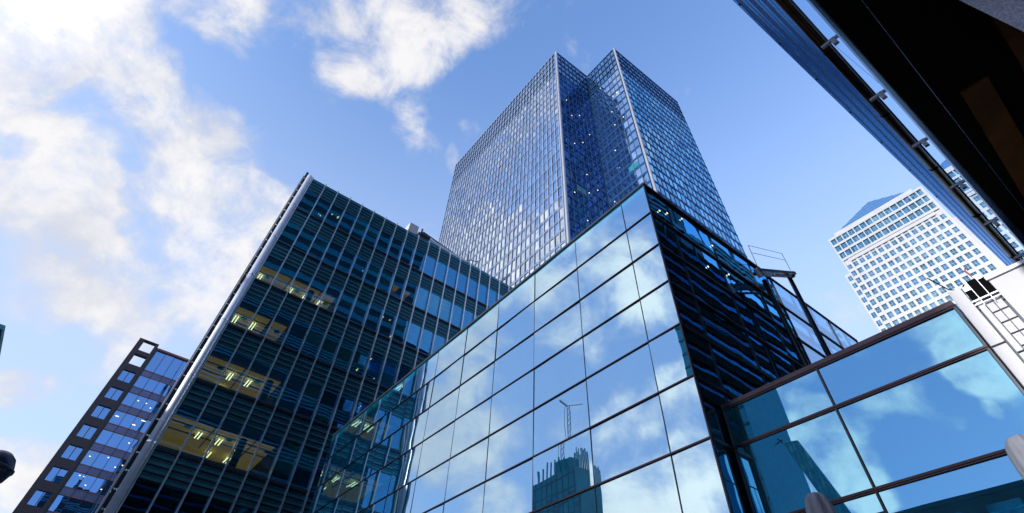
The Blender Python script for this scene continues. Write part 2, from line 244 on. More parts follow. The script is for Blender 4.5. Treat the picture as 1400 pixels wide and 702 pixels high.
# ------------------------------------------------------------------ mesh helpers
class MB:
    def __init__(s): s.v = []; s.f = []
    def quad(s, *p):
        n = len(s.v); s.v += [tuple(q) for q in p]; s.f.append(tuple(range(n, n + len(p))))
        return s
    def box(s, x0, x1, y0, y1, z0, z1):
        if x0 > x1: x0, x1 = x1, x0
        if y0 > y1: y0, y1 = y1, y0
        if z0 > z1: z0, z1 = z1, z0
        n = len(s.v)
        s.v += [(x0, y0, z0), (x1, y0, z0), (x1, y1, z0), (x0, y1, z0), (x0, y0, z1), (x1, y0, z1), (x1, y1, z1), (x0, y1, z1)]
        s.f += [tuple(n + i for i in f) for f in ((0, 3, 2, 1), (4, 5, 6, 7), (0, 1, 5, 4), (1, 2, 6, 5), (2, 3, 7, 6), (3, 0, 4, 7))]
        return s
    def hexa(s, P):       # 8 points, same order as box
        n = len(s.v); s.v += [tuple(p) for p in P]
        s.f += [tuple(n + i for i in f) for f in ((0, 3, 2, 1), (4, 5, 6, 7), (0, 1, 5, 4), (1, 2, 6, 5), (2, 3, 7, 6), (3, 0, 4, 7))]
        return s
    def tube(s, a, b, r, n=10, r2=None):
        a = Vector(a); b = Vector(b); d = (b - a).normalized()
        u = d.orthogonal().normalized(); w = d.cross(u); r2 = r if r2 is None else r2
        k = len(s.v)
        for q, rr in ((a, r), (b, r2)):
            for i in range(n):
                t = 2 * math.pi * i / n
                s.v.append(tuple(q + u * math.cos(t) * rr + w * math.sin(t) * rr))
        for i in range(n): s.f.append((k + i, k + (i + 1) % n, k + n + (i + 1) % n, k + n + i))
        s.f.append(tuple(k + n - 1 - i for i in range(n))); s.f.append(tuple(k + n + i for i in range(n)))
        return s
    def bar(s, a, b, w, h):      # rectangular bar between two points
        a = Vector(a); b = Vector(b); d = (b - a).normalized()
        u = d.cross(Vector((0, 0, 1)));  u = u.normalized() if u.length > 1e-4 else Vector((1, 0, 0))
        v = u.cross(d).normalized(); k = len(s.v)
        for q in (a, b):
            for i, j in ((-1, -1), (1, -1), (1, 1), (-1, 1)): s.v.append(tuple(q + u * i * w / 2 + v * j * h / 2))
        s.f += [(k + 3, k + 2, k + 1, k), (k + 4, k + 5, k + 6, k + 7)] + [(k + i, k + (i + 1) % 4, k + 4 + (i + 1) % 4, k + 4 + i) for i in range(4)]
        return s
    def lathe(s, c, prof, n=20, fl=0.0, k=6, ph=0.0):
        m = len(s.v); c = Vector(c)
        for (r, z) in prof:
            for i in range(n):
                t = 2 * math.pi * i / n; rr = r * (1 + fl * math.cos(k * t + ph + z * 1.5))
                s.v.append((c.x + rr * math.cos(t), c.y + rr * math.sin(t), c.z + z))
        for j in range(len(prof) - 1):
            for i in range(n):
                a = m + j * n + i; b = m + j * n + (i + 1) % n
                s.f.append((a, b, b + n, a + n))
        return s
    def build(s, name, mat, parent=None, smooth=False, label=None, bevel=0):
        me = bpy.data.meshes.new(name)
        off = Vector((0, 0, 0)); q = parent
        while q is not None: off += Vector(q.location); q = q.parent
        me.from_pydata([tuple(Vector(v) - off) for v in s.v], [], s.f); me.update()
        me.materials.append(MT[mat] if isinstance(mat, str) else mat)
        if smooth:
            for p in me.polygons: p.use_smooth = True
        o = bpy.data.objects.new(name, me); COL.objects.link(o)
        if parent is not None: o.parent = parent
        if label: o['label'] = label
        if bevel:
            b = o.modifiers.new('bevel', 'BEVEL'); b.width = bevel; b.segments = 2; b.limit_method = 'ANGLE'
        return o
def thing(name, loc, label, cat, group=None):
    o = bpy.data.objects.new(name, None); COL.objects.link(o); o.location = loc
    o.empty_display_size = 0.5
    o['label'] = label; o['category'] = cat
    if group: o['group'] = group
    return o
def tag(o, label, cat, group=None):
    o['label'] = label; o['category'] = cat
    if group: o['group'] = group
    return o
def structure(name, mb, mat):
    o = mb.build(name, mat); o['kind'] = 'structure'; return o
# which cells show largest from the front of the plaza (only used to decide which windows are separate parts)
def shown(p):
    d = Vector(p) - CAM_C; a = d.dot(CAM_F)
    if a <= 0: return None
    x = 700 + 677.9 * d.dot(CAM_R) / a; y = 264.8 - 677.9 * d.dot(CAM_U) / a
    if not (-5 < x < 1405 and -5 < y < 707): return None
    def cross(pl, ax, tests):
        if d[ax] * (pl) <= 0 or abs(d[ax]) <= pl + 0.3: return False
        t = pl / d[ax]; q = CAM_C + d * t
        return tests(q)
    if cross(10.0, 0, lambda q: 6.2 < q.y < 32.3 and q.z < 15.9): return None
    if cross(6.15, 1, lambda q: 10 < q.x < 18 and q.z < 15.9): return None
    if cross(40.0, 1, lambda q: 0.5 < q.x < 30 and q.z < 43.4): return None
    if cross(10.75, 0, lambda q: 0.9 < q.y < 6.1 and q.z < 7.8): return None
    return d.length
def split_cells(cells, part, mat, parent, rest_name, limit=100, label=None):
    """cells: list of (centre, function adding the cell to a mesh builder)"""
    sc = []
    for c, fn in cells:
        s = shown(c); sc.append((s if s is not None else 1e9 + (Vector(c) - CAM_C).length, c, fn))
    sc.sort(key=lambda q: q[0])
    vis = [q for q in sc if q[0] < 1e9][:limit]
    rest = [q for q in sc if q[0] >= 1e9] + [q for q in sc if q[0] < 1e9][limit:]
    for s, c, fn in vis:
        m = MB(); fn(m); m.build(part, mat, parent)
    if rest:
        m = MB()
        for s, c, fn in rest: fn(m)
        o = m.build(rest_name, mat, parent); o['kind'] = 'stuff'
def tiltq(rnd, amt):
    return rnd.uniform(-amt, amt), rnd.uniform(-amt, amt)
# ------------------------------------------------------------------ face frames
class Face:
    def __init__(s, ox, oy, ux, uy, nx, ny): s.o = (ox, oy); s.u = (ux, uy); s.n = (nx, ny)
    def p(s, u, z, out=0.0): return (s.o[0] + s.u[0] * u + s.n[0] * out, s.o[1] + s.u[1] * u + s.n[1] * out, z)
    def box(s, mb, u0, u1, z0, z1, o0, o1):
        return mb.hexa([s.p(u0, z0, o0), s.p(u1, z0, o0), s.p(u1, z0, o1), s.p(u0, z0, o1), s.p(u0, z1, o0), s.p(u1, z1, o0), s.p(u1, z1, o1), s.p(u0, z1, o1)])
    def pane(s, mb, u0, u1, z0, z1, out, a=0.0, b=0.0, th=0.02):
        uc = (u0 + u1) / 2; zc = (z0 + z1) / 2
        def q(u, z, o): return s.p(u, z, o + a * (u - uc) + b * (z - zc))
        return mb.hexa([q(u0, z0, out - th), q(u1, z0, out - th), q(u1, z0, out), q(u0, z0, out), q(u0, z1, out - th), q(u1, z1, out - th), q(u1, z1, out), q(u0, z1, out)])
RN = random.Random(11)
# ------------------------------------------------------------------ setting
structure('ground', MB().quad((-1500, -1500, -0.15), (3000, -1500, -0.15), (3000, 3000, -0.15), (-1500, 3000, -0.15)), 'ground')
structure('road', MB().quad((-200, -40, -0.146), (300, -40, -0.146), (300, -30, -0.146), (-200, -30, -0.146)), 'asphalt')
pm = MB()
for i in range(60): pm.box(-190 + i * 8, -187 + i * 8, -35.07, -34.93, -0.1455, -0.142)
structure('road_marking', pm, 'paint')
structure('kerb', MB().box(-200, 300, -30, -29.8, -0.15, 0.0), 'kerb')
structure('pavement', MB().box(-60, 9.8, -12, 70, -0.15, 0.0), 'paving')

# ------------------------------------------------------------------ glass office building (mirror glass front)
GX, GY = 10.0, 6.15
RZ = [15.908 - 1.504 * i for i in range(11)]
YC = [GY, GY + 1.12] + [GY + 1.12 + 2.515 * (i + 1) for i in range(10)]
gb = thing('glass_office_building', (GX, GY, 0), 'low office block with a mirrored glass front of large square panes full of reflected clouds', 'office building')
A = Face(GX, GY, 0, 1, -1, 0)
MB().box(GX + 0.15, 17.6, GY + 0.14, 32.3, 0, 15.82).build('wall', 'dark_metal', gb)
MB().box(GX - 0.06, 17.6, GY - 0.05, 32.4, 15.9, 16.0).build('roof', 'mullion_dark', gb)
for j in range(7):
    for i in range(11):
        a, b = RN.gauss(0, 0.0048), RN.gauss(0, 0.0042)
        m = MB(); A.pane(m, YC[i] - GY + 0.012, YC[i + 1] - GY - 0.012, RZ[j + 1] + 0.02, RZ[j] - 0.02, 0, a, b)
        m.build('glass_pane', 'facade_glass', gb)
m = MB()
for j in range(7, 10):
    for i in range(11): A.pane(m, YC[i] - GY + 0.012, YC[i + 1] - GY - 0.012, RZ[j + 1] + 0.02, RZ[j] - 0.02, 0)
m.build('lower_glazing', 'facade_glass', gb)
MB().box(GX, GX + 0.14, GY, 32.3, 0, RZ[10]).build('plinth', 'granite', gb)
for z in RZ[:11]:
    m = MB(); A.box(m, -0.03, YC[-1] - GY, z - 0.013, z + 0.013, -0.1, 0.04)
    A.box(m, -0.03, YC[-1] - GY, z + 0.02, z + 0.034, -0.1, 0.02)
    m.build('transom', 'mullion_brown', gb)
for y in YC:
    m = MB(); A.box(m, y - GY - 0.011, y - GY + 0.011, RZ[10], RZ[0], -0.1, 0.012); m.build('mullion', 'mullion_dark', gb)
# corner post
MB().box(GX - 0.03, GX + 0.03, GY - 0.035, GY - 0.002, 0, 15.9).build('corner_post', 'mullion_brown', gb)
# side face (normal -y)
Bf = Face(GX, GY, 1, 0, 0, -1)
XC = [0.05, 1.2, 3.62, 6.05, 7.6]
for j in range(7):
    for i in range(4):
        a, b = RN.gauss(0, 0.004), RN.gauss(0, 0.004)
        m = MB(); Bf.pane(m, XC[i] + 0.02, XC[i + 1] - 0.02, RZ[j + 1] + 0.03, RZ[j] - 0.03, -0.03, a, b)
        m.build('side_pane', 'side_glass', gb)
for j, z in enumerate(RZ):
    m = MB(); Bf.box(m, 0.03, 7.6, z - 0.04, z + 0.04, -0.12, 0.03); m.build('side_transom', 'mullion_dark', gb)
for x in XC:
    m = MB(); Bf.box(m, x - 0.03, x + 0.03, 0, RZ[0], -0.12, 0.0); m.build('side_mullion', 'mullion_dark', gb)
# small lamps seen behind the side glass
for (u, z) in ((1.9, 15.45), (3.5, 15.1), (1.0, 15.1), (0.55, 14.9), (3.9, 13.9), (2.6, 13.5)):
    m = MB(); Bf.box(m, u, u + 0.05, z, z + 0.035, 0.0, 0.02); m.build('downlight', 'spot_light', gb)
# clear glass wind screen beyond the body
m = MB()
scr = [(7.6, 9.6), (9.62, 11.9), (11.92, 14.3)]
for (a0, a1) in scr:
    for j in range(4):
        m = MB(); Bf.pane(m, a0 + 0.02, a1 - 0.02, RZ[j + 1] + 0.03, RZ[j] - 0.03, -0.03); m.build('screen_pane', 'clear_glass', gb)
for z in RZ[:5]:
    m = MB(); Bf.box(m, 7.6, 14.3, z - 0.035, z + 0.035, -0.07, 0.01); m.build('screen_rail', 'mullion_dark', gb)
for u in (9.61, 11.91, 14.3):
    m = MB(); Bf.box(m, u - 0.018, u + 0.018, RZ[4] - 2.5, RZ[0], -0.07, 0.0); m.build('screen_post', 'mullion_dark', gb)

# ------------------------------------------------------------------ lower glass wing
WX = 10.75
WT = 7.78
gw = thing('glass_wing', (WX, 0.95, 0), 'low teal glass wing with bronze double rails in front of the wavy side windows', 'building')
Wf = Face(WX, 0.95, 0, 1, -1, 0)
MB().box(WX + 0.15, 24.6, 0.95, 6.0, 0, 7.7).build('wall', 'dark_metal', gw)
MB().box(WX - 0.05, 24.6, 0.95, 6.1, 7.76, 7.86).build('roof', 'mullion_brown', gw)
WY = [0.97, 3.70, 6.07]
WR = [7.76, 6.883, 5.379, 3.875, 2.37, 0.87]
for j in range(5):
    for i in range(2):
        m = MB(); Wf.pane(m, WY[i] - 0.95 + 0.03, WY[i + 1] - 0.95 - 0.03, WR[j + 1] + 0.03, WR[j] - 0.03, 0, RN.gauss(0, 0.002), RN.gauss(0, 0.002))
        m.build('glass_pane', 'wing_glass', gw)
for z in WR:
    m = MB()
    for dz in (-0.026, 0.0, 0.026): Wf.box(m, 0, WY[-1] - 0.95, z + dz - 0.009, z + dz + 0.009, -0.1, 0.05 if dz == 0 else 0.035)
    Wf.box(m, 0, WY[-1] - 0.95, z - 0.038, z + 0.038, -0.1, 0.02)
    m.build('transom', 'mullion_brown', gw)
for y in WY:
    m = MB(); Wf.box(m, y - 0.95 - 0.02, y - 0.95 + 0.02, 0, 7.76, -0.1, 0.028); m.build('mullion', 'mullion_dark', gw)
MB().box(WX, WX + 0.14, 0.95, 6.07, 0, 0.87).build('plinth', 'granite', gw)
m = MB(); m.box(GX + 0.06, WX, GY - 0.035, GY - 0.01, 0, 0.01); 

# ------------------------------------------------------------------ roof gantry (two poles and platform)
rg = thing('roof_gantry', (15.8, 5.7, 7.86), 'two dark steel posts carrying a small platform with wire rails above the glass wing', 'gantry')
for (a, b) in (((16.05, 5.7, 7.86), (15.6, 5.7, 14.3)), ((18.3, 5.7, 7.86), (18.35, 5.7, 16.1))):
    MB().tube(a, b, 0.085, 16).build('post', 'mullion_dark', rg, smooth=True)
MB().bar((15.2, 5.65, 14.45), (18.7, 5.65, 16.35), 0.34, 0.12).build('platform', 'dark_metal', rg)
MB().bar((16.2, 5.5, 14.78), (17.9, 5.5, 15.7), 0.10, 0.05).build('warning_strip', 'red_trim', rg)
MB().tube((18.75, 5.62, 16.45), (18.55, 5.62, 16.2), 0.11, 12).build('roller', 'alu_matte', rg)
MB().tube((15.1, 5.62, 14.55), (15.3, 5.62, 14.25), 0.11, 12).build('roller', 'alu_matte', rg)
m = MB()
pts = [((15.3, 5.6, 14.6), (15.35, 5.6, 15.9)), ((18.6, 5.6, 16.5), (18.6, 5.6, 17.5)), ((15.35, 5.6, 15.9), (18.6, 5.6, 17.5)), ((15.35, 5.6, 15.5), (18.6, 5.6, 17.1))]
for a, b in pts: m.tube(a, b, 0.011, 6)
m.build('guard_rail', 'mullion_dark', rg)

# ------------------------------------------------------------------ white clad building at the right end
wc = thing('white_clad_building', (WX, 0.9, 0), 'white metal panelled wall with dark openings on top, right of the teal glass wing', 'building')
Cf = Face(WX - 0.05, 0.94, 0, -1, -1, 0)
MB().box(WX + 0.05, 24, -6, 0.93, 0, 7.6).build('wall', 'dark_metal', wc)
def cpan(u0, u1, z0, z1, out=0.0, mat='white_metal', name='cladding_panel'):
    m = MB(); Cf.box(m, u0, u1, z0, z1, -0.12, out); return m.build(name, mat, wc, bevel=0.006)
for (z1, z0) in ((7.98, 6.83), (6.80, 5.3), (5.27, 3.4), (3.37, 0.2)):
    cpan(0.03, 0.235, z0, z1, 0.05)
for (z1, z0) in ((7.62, 6.62), (6.59, 5.2), (5.17, 3.4), (3.37, 0.2)):
    cpan(0.265, 0.36, z0, z1, 0.02)
zz = [7.55, 7.36, 7.15, 6.93, 6.70, 6.45, 6.2, 5.9, 5.6, 5.2, 4.8]
for a, b in zip(zz, zz[1:]):
    cpan(0.37, 0.485, b + 0.012, a - 0.012, -0.02); cpan(0.495, 0.61, b + 0.012, a - 0.012, -0.02)
cpan(0.37, 0.61, 0.2, 4.79, -0.02)
for (z1, z0) in ((7.85, 6.5), (6.47, 4.6), (4.57, 0.2)):
    cpan(0.65, 1.25, z0, z1, 0.06); cpan(1.28, 2.6, z0, z1, 0.06); cpan(2.63, 6.0, z0, z1, 0.06)
cpan(0.63, 6.5, 7.86, 7.93, 0.1, 'alu_matte', 'coping')
for (u0, u1, z0, z1) in ((0.25, 0.36, 7.64, 7.86), (0.375, 0.52, 7.66, 8.05), (0.53, 0.645, 7.7, 8.0)):
    cpan(u0, u1, z0, z1, 0.0, 'black', 'dark_opening')
m = MB()
for (u0, u1, z0, z1) in ((0.24, 0.65, 7.62, 7.645), (0.24, 0.65, 7.55, 7.565), (0.364, 0.374, 7.5, 8.07), (0.521, 0.531, 7.5, 8.05)): Cf.box(m, u0, u1, z0, z1, -0.02, 0.06)
m.build('opening_frame', 'alu', wc)
cpan(0.50, 0.62, 7.98, 8.12, -0.03, 'alu_matte', 'vent_box'); cpan(0.25, 0.36, 7.9, 8.02, -0.03, 'alu_matte', 'vent_box')
cb = thing('floodlight_arm', (WX, 0.55, 8.0), 'thin black bent rod standing out from the openings on top of the white wall', 'arm')
m = MB(); m.tube((WX, 0.70, 7.98), (WX - 0.02, 0.86, 8.06), 0.008, 6); m.tube((WX - 0.02, 0.86, 8.06), (WX - 0.1, 1.02, 8.42), 0.012, 6); m.build('rod', 'black', cb)
m = MB(); m.tube((WX, 0.70, 7.98), (WX - .03, 0.62, 8.03), 0.012, 6); m.build('bracket', 'black', cb)
hk = thing('davit_hook', (WX, 0.42, 8.1), 'small dark red hooked davit beside the louvres above the white wall', 'davit')
MB().tube((WX, 0.42, 8.05), (WX, 0.47, 8.28), 0.016, 8).build('post', 'red_trim', hk)
MB().tube((WX, 0.47, 8.28), (WX, 0.40, 8.36), 0.012, 8).build('hook', 'red_trim', hk)

# ------------------------------------------------------------------ dark office block with vertical fins
mb_ = thing('finned_office_block', (0.8, 40, 0), 'dark teal office block with silver vertical fins and a fat round corner pipe', 'office building')
Mf = Face(0, 40, 1, 0, 0, -1)
MXs = [1.42 + 1.487 * i for i in range(20)]
MXE = MXs[-1]
FZ = [43.4 - 4.7 * k for k in range(10)]      # floor joints from the top
MB().box(1.0, 30, 50.2, 66, 0, 43.2).build('wall', 'interior', mb_)
MB().box(29.85, 30.0, 40.1, 50.1, 0, 43.2).build('end_wall', 'teal_louvre', mb_)
MB().box(0.95, 1.1, 40.1, 50.1, 0, 43.2).build('end_wall', 'teal_louvre', mb_)
MB().box(0.9, 30, 40.0, 66, 43.2, 43.42).build('roof', 'teal_louvre', mb_)
cells = []
lit = {(3, 0): 1, (3, 1): 1, (3, 2): 1, (3, 3): 1, (3, 4): .5, (4, 0): 1, (4, 1): 1, (4, 2): 1, (5, 4): .0, (6, 0): 0, (5, 2): 1, (5, 0): 0, (6, 3): 1, (6, 4): 1, (6, 2): 1, (6, 5): .5}
LIT = {2: (9, 10), 3: (0, 5), 4: (0, 3), 5: (1, 4), 6: (1, 5), 7: (8, 9)}
for k in range(1, 10):
    zb = FZ[k]                       # window sill = floor joint
    zt = zb + 2.75
    # ceiling slab
    w0, w1 = LIT.get(k, (None, None))
    m = MB(); m.box(1.1, 29.9, 40.15, 50.2, zt + 0.1, zt + 0.3); m.build('floor_slab', 'interior', mb_)
    if w0 is None:
        MB().box(1.15, 29.8, 40.35, 50.1, zt, zt + 0.08).build('ceiling', 'ceiling', mb_)
    else:
        xa = 1.42 + 1.487 * (w0 - 1) + 0.05 if w0 else 1.15; xb = 1.42 + 1.487 * (w1 - 0)
        m = MB()
        if xa > 1.2: m.box(1.15, xa, 40.35, 50.1, zt, zt + 0.08)
        m.box(xb, 29.8, 40.35, 50.1, zt, zt + 0.08); m.build('ceiling', 'ceiling', mb_)
        MB().box(xa, xb, 40.35, 41.45, zt, zt + 0.077).build('ceiling', 'ceiling', mb_)
        MB().box(xa, xb, 41.45, 50.1, zt - 0.003, zt + 0.077).build('glow_ceiling', 'ceiling_glow', mb_, label='ceiling given its own warm glow')
        MB().box(xb, xb + 0.12, 40.6, 50.1, zb - 1.6, zt - 0.01).build('partition', 'interior', mb_)
        for i in range(int((xb - xa) / 1.487)):
            lx = xa + 0.75 + 1.487 * i
            for dy in (2.4, 5.2):
                if RN.random() < 0.3: continue
                g = MB()
                for s in (-0.11, 0.11): g.box(lx + s - 0.04, lx + s + 0.04, 40.2 + dy, 41.4 + dy, zt - 0.30, zt - 0.26)
                g.build('ceiling_light', 'tube_light', mb_)
    g = MB()
    for yy, hh in ((40.7, 0.16), (41.45, 0.10), (42.6, 0.07), (44.0, 0.07)): g.box(1.15, 29.8, yy, yy + 0.07, zt - hh, zt - 0.004)
    for i in range(10): g.box(1.42 + 2.974 * i - 0.04, 1.42 + 2.974 * i + 0.04, 40.8, 46, zt - 0.06, zt - 0.005)
    g.build('ceiling_grid', 'interior', mb_)
    for i in range(3):
        px_ = 6.6 + 7.4 * i; MB().tube((px_, 42.2, zb - 1.5), (px_, 42.2, zt), 0.28, 16).build('column', 'interior', mb_, smooth=True)
    for i in range(4):
        px_ = RN.choice(MXs[:14]) + 0.02; MB().box(px_, px_ + 0.1, 40.5, 45, zb - 1.5, zt - 0.01).build('partition', 'interior', mb_)
    if w0 is not None:
        for i in range(int((xb - xa) / 2.9) + 1):
            g = MB(); g.tube((xa + 1.3 + 2.97 * i, 43.0, zt - 0.03), (xa + 1.3 + 2.97 * i, 43.0, zt - 0.008), 0.26, 20); g.build('air_diffuser', 'ceiling', mb_)
    # spandrel zone: dark back panel and four slats
    m = MB(); Mf.box(m, 1.05, 29.9, zt + 0.02, zb + 4.7 if k > 1 else 43.2, -0.22, -0.16); m.build('spandrel', 'dark_metal', mb_)
    m = MB()
    for q in range(5):
        z = zt + 0.12 + q * 0.42
        Mf.box(m, 1.05, 29.9, z, z + 0.22, -0.14, -0.06)
    m.build('louvre_band', 'teal_louvre', mb_)
    m = MB()
    for q in range(5): z = zt + 0.12 + q * 0.42; Mf.box(m, 1.05, 29.9, z + 0.222, z + 0.262, -0.14, 0.02)
    m.build('louvre_edge', 'blue_metal', mb_)
    m = MB(); Mf.box(m, 1.0, 30, zb - 0.09, zb + 0.05, -0.2, 0.05); m.build('sill_rail', 'mullion_dark', mb_)
    for i in range(20):
        x0 = MXs[i - 1] if i else 1.05; x1 = MXs[i]
        if i == 0: x0 = 1.05
        def fn(mm, x0=x0, x1=x1, zb=zb, zt=zt, a=RN.gauss(0, 0.004), b=RN.gauss(0, 0.004)):
            Mf.pane(mm, x0 + 0.04, x1 - 0.04, zb + 0.06, zt + 0.06, -0.10, a, b)
        cells.append(((0.5 * (x0 + x1), 40, 0.5 * (zb + zt)), fn))
split_cells(cells, 'window', 'office_glass', mb_, 'window_glazing', 95)
for i, x in enumerate(MXs):
    m = MB(); Mf.box(m, x - 0.045, x + 0.045, 1, 43.62, -0.05, 0.16); Mf.box(m, x - 0.05, x + 0.05, 1, 43.4, 0.17, 0.20)
    m.build('fin', 'alu', mb_)
m = MB(); m.tube((1.07, 39.75, 1), (1.07, 39.75, 43.3), 0.27, 24); m.build('corner_pipe', 'alu_matte', mb_, smooth=True)
for z in FZ[1:]:
    m = MB(); m.tube((1.07, 39.75, z - 0.05), (1.07, 39.75, z + 0.05), 0.30, 24); m.build('pipe_collar', 'alu', mb_)
m = MB(); m.box(0.71, 0.76, 39.9, 39.96, 1, 43.0); m.box(0.57, 0.60, 39.9, 39.96, 1, 43.0)
z = 2.0
while z < 43: m.box(0.56, 0.80, 39.9, 39.94, z, z + 0.95); z += 1.05
m.build('ladder', 'dark_metal', mb_)
MB().box(0.44, 0.55, 39.85, 40.6, 1, 43.1).build('edge_fin', 'white_metal', mb_)
# blinds behind some windows
for (k, i, h) in ((8, 0, 2.5), (8, 1, 1.1), (8, 2, 0.7), (8, 4, 0.9), (6, 6, 2.0), (6, 7, 1.4), (2, 3, 1.0), (5, 6, 1.5), (4, 8, 1.8), (3, 7, 1.2), (7, 5, 1.3), (2, 8, 1.6), (5, 10, 1.2), (4, 5, 1.5), (3, 10, 1.7), (7, 9, 1.6)):
    x0 = MXs[i - 1] if i else 1.1; x1 = MXs[i]; zt = FZ[k] + 2.72 if k < 10 else 2
    m = MB(); n = 8
    for q in range(n):
        a = x0 + 0.08 + (x1 - x0 - 0.16) * q / n; b = x0 + 0.08 + (x1 - x0 - 0.16) * (q + 1) / n
        oa = -0.22 - 0.02 * (q % 2); ob = -0.22 - 0.02 * ((q + 1) % 2)
        m.hexa([Mf.p(a, zt - h, oa - .01), Mf.p(b, zt - h - 0.02, ob - .01), Mf.p(b, zt - h - 0.02, ob), Mf.p(a, zt - h, oa), Mf.p(a, zt, oa - .01), Mf.p(b, zt, ob - .01), Mf.p(b, zt, ob), Mf.p(a, zt, oa)])
    m.build('blind', 'blind', mb_)
for q in range(46):
    k = RN.randint(1, 9); i = RN.randint(0, 13)
    if k in LIT and i < 6: continue
    x0 = MXs[i - 1] if i else 1.1; x1 = MXs[i]; zt = FZ[k] + 2.74; h = RN.choice([0.5, 0.8, 1.1, 1.5, 2.4])
    m = MB(); m.box(x0 + 0.07, x1 - 0.07, 40.24, 40.255, zt - h, zt)
    m.build('blind', 'ceiling' if q % 3 else 'blind', mb_)
# small lamps scattered over the ceilings
for q in range(85):
    k = RN.randint(1, 8); x = RN.uniform(1.6, 17.4); y = RN.uniform(40.8, 44.5); zt = FZ[k] + 2.75
    if k in LIT and x < 9: continue
    s = 0.035 if q % 3 else 0.06
    m = MB(); m.box(x - s, x + s, y - (s if q % 4 else 0.35), y + s, zt - 0.05, zt - 0.01); m.build('downlight', 'spot_light', mb_)
# roof crane on it
rc = thing('roof_crane', (14.4, 41, 43.4), 'white window cleaning crane with a long boom lying along the roof of the finned block', 'crane')
MB().box(13.75, 15.0, 41.2, 42.6, 43.9, 46.3).build('counterweight_box', 'white_metal', rc, bevel=0.05)
MB().box(14.2, 14.9, 40.9, 42.2, 43.42, 43.95).build('base', 'dark_metal', rc)
m = MB(); m.box(15.0, 16.3, 40.8, 41.8, 44.0, 45.1); m.tube((15.5, 41.2, 45), (15.5, 41.2, 46.2), 0.12); m.box(15.2, 16.6, 40.7, 41.1, 44.8, 45.2); m.build('winch', 'dark_metal', rc)
MB().bar((16.0, 41.2, 45.0), (26.5, 41.2, 44.3), 0.5, 0.42).build('boom', 'alu_matte', rc)
MB().bar((15.6, 41.0, 45.6), (20.0, 41.0, 44.9), 0.12, 0.12).build('stay', 'dark_metal', rc)
m = MB(); m.box(25.5, 27, 40.9, 41.5, 43.6, 44.4); m.build('boom_head', 'dark_metal', rc)
an = thing('aerial', (22.4, 41, 43.4), 'small dark aerial with a side arm on the roof edge next to the crane boom', 'aerial')
MB().tube((22.4, 40.9, 43.4), (22.3, 40.9, 46.4), 0.07, 8).build('mast', 'dark_metal', an)
MB().tube((22.35, 40.9, 45.0), (23.9, 40.9, 45.6), 0.05, 8).build('arm', 'dark_metal', an)

# ------------------------------------------------------------------ tall twin-wing tower
tw = thing('glass_tower', (66, 70, 0), 'tallest glass tower with a notched corner and two pale corner columns rising to the sky', 'skyscraper')
TZ = 151.4
MB().box(45.2, 87.5, 45.9, 101.8, 0, TZ - 0.3).build('wall', 'dark_metal', tw)
MB().box(58.4, 87.5, 33.8, 45.7, 0, TZ - 0.3).build('wall', 'dark_metal', tw)
MB().box(44.9, 87.7, 45.7, 102, TZ - 0.29, TZ - 0.02).build('roof', 'mullion_dark', tw)
MB().box(58.3, 87.7, 33.6, 45.69, TZ - 0.29, TZ - 0.02).build('roof', 'mullion_dark', tw)
FH = 3.35
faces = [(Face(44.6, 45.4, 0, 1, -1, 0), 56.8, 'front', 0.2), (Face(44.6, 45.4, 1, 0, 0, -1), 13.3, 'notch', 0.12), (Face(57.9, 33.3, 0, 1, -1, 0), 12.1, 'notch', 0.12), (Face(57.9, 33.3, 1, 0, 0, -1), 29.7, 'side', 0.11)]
allc = {'tower_glass': [], 'tower_side_glass': [], 'notch_glass': [], 'crown': []}
for F, wid, kind, fin in faces:
    nc = int(round((wid - 0.8) / 1.5)); pit = (wid - 0.8) / nc
    vm = MB(); hm = MB(); dk = MB()
    for i in range(nc + 1):
        u = 0.5 + pit * i
        F.box(vm, u - (0.10 if kind == 'front' else 0.06), u + (0.10 if kind == 'front' else 0.06), 20, TZ, -0.2, fin)
    nf = 40
    for f in range(nf):
        z0 = 137.5 - FH * (f + 1)
        F.box(hm, 0.4, wid, z0 - 0.10, z0 + 0.10, -0.2, 0.14)
        F.box(hm, 0.4, wid, z0 + 0.42, z0 + 0.5, -0.2, 0.10)
        F.box(dk, 0.4, wid, z0 - 0.1, z0 + 0.42, -0.25, 0.0)
        for i in range(nc):
            u0 = 0.5 + pit * i + 0.1; u1 = u0 + pit - (0.2 if kind == 'notch' else 0.34)
            a, b = RN.gauss(0, 0.02), RN.gauss(0, 0.012)
            def fn(mm, F=F, u0=u0, u1=u1, z0=z0, a=a, b=b): F.pane(mm, u0, u1, z0 + 0.52, z0 + FH - 0.12, 0.02, a, b, th=0.1)
            allc['tower_side_glass' if kind == 'side' else ('notch_glass' if F.n[1] == -1 else 'tower_glass')].append((F.p((u0 + u1) / 2, z0 + 2), fn))
    # crown: three storeys of louvres
    for q in range(4):
        for i in range(nc):
            u0 = 0.5 + pit * i + 0.12; z = 137.9 + q * 3.37
            def fn(mm, F=F, u0=u0, u1=u0 + pit - 0.4, z=z, a=RN.gauss(0, .01), b=RN.gauss(0, .01)): F.pane(mm, u0, u1, z + 0.4, z + 3.0, -0.05, a, b, th=0.1)
            allc['crown'].append((F.p(u0 + .5, z + 1.5), fn))
    for q in range(5): F.box(hm, 0.4, wid, 137.9 + q * 3.37 - 0.12, 137.9 + q * 3.37 + 0.12, -0.2, 0.16)
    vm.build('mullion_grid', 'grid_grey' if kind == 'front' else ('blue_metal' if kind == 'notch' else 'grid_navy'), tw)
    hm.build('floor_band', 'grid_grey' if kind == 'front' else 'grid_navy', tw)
    dk.build('louvre_panel', 'grid_grey' if kind == 'front' else 'teal_louvre', tw)
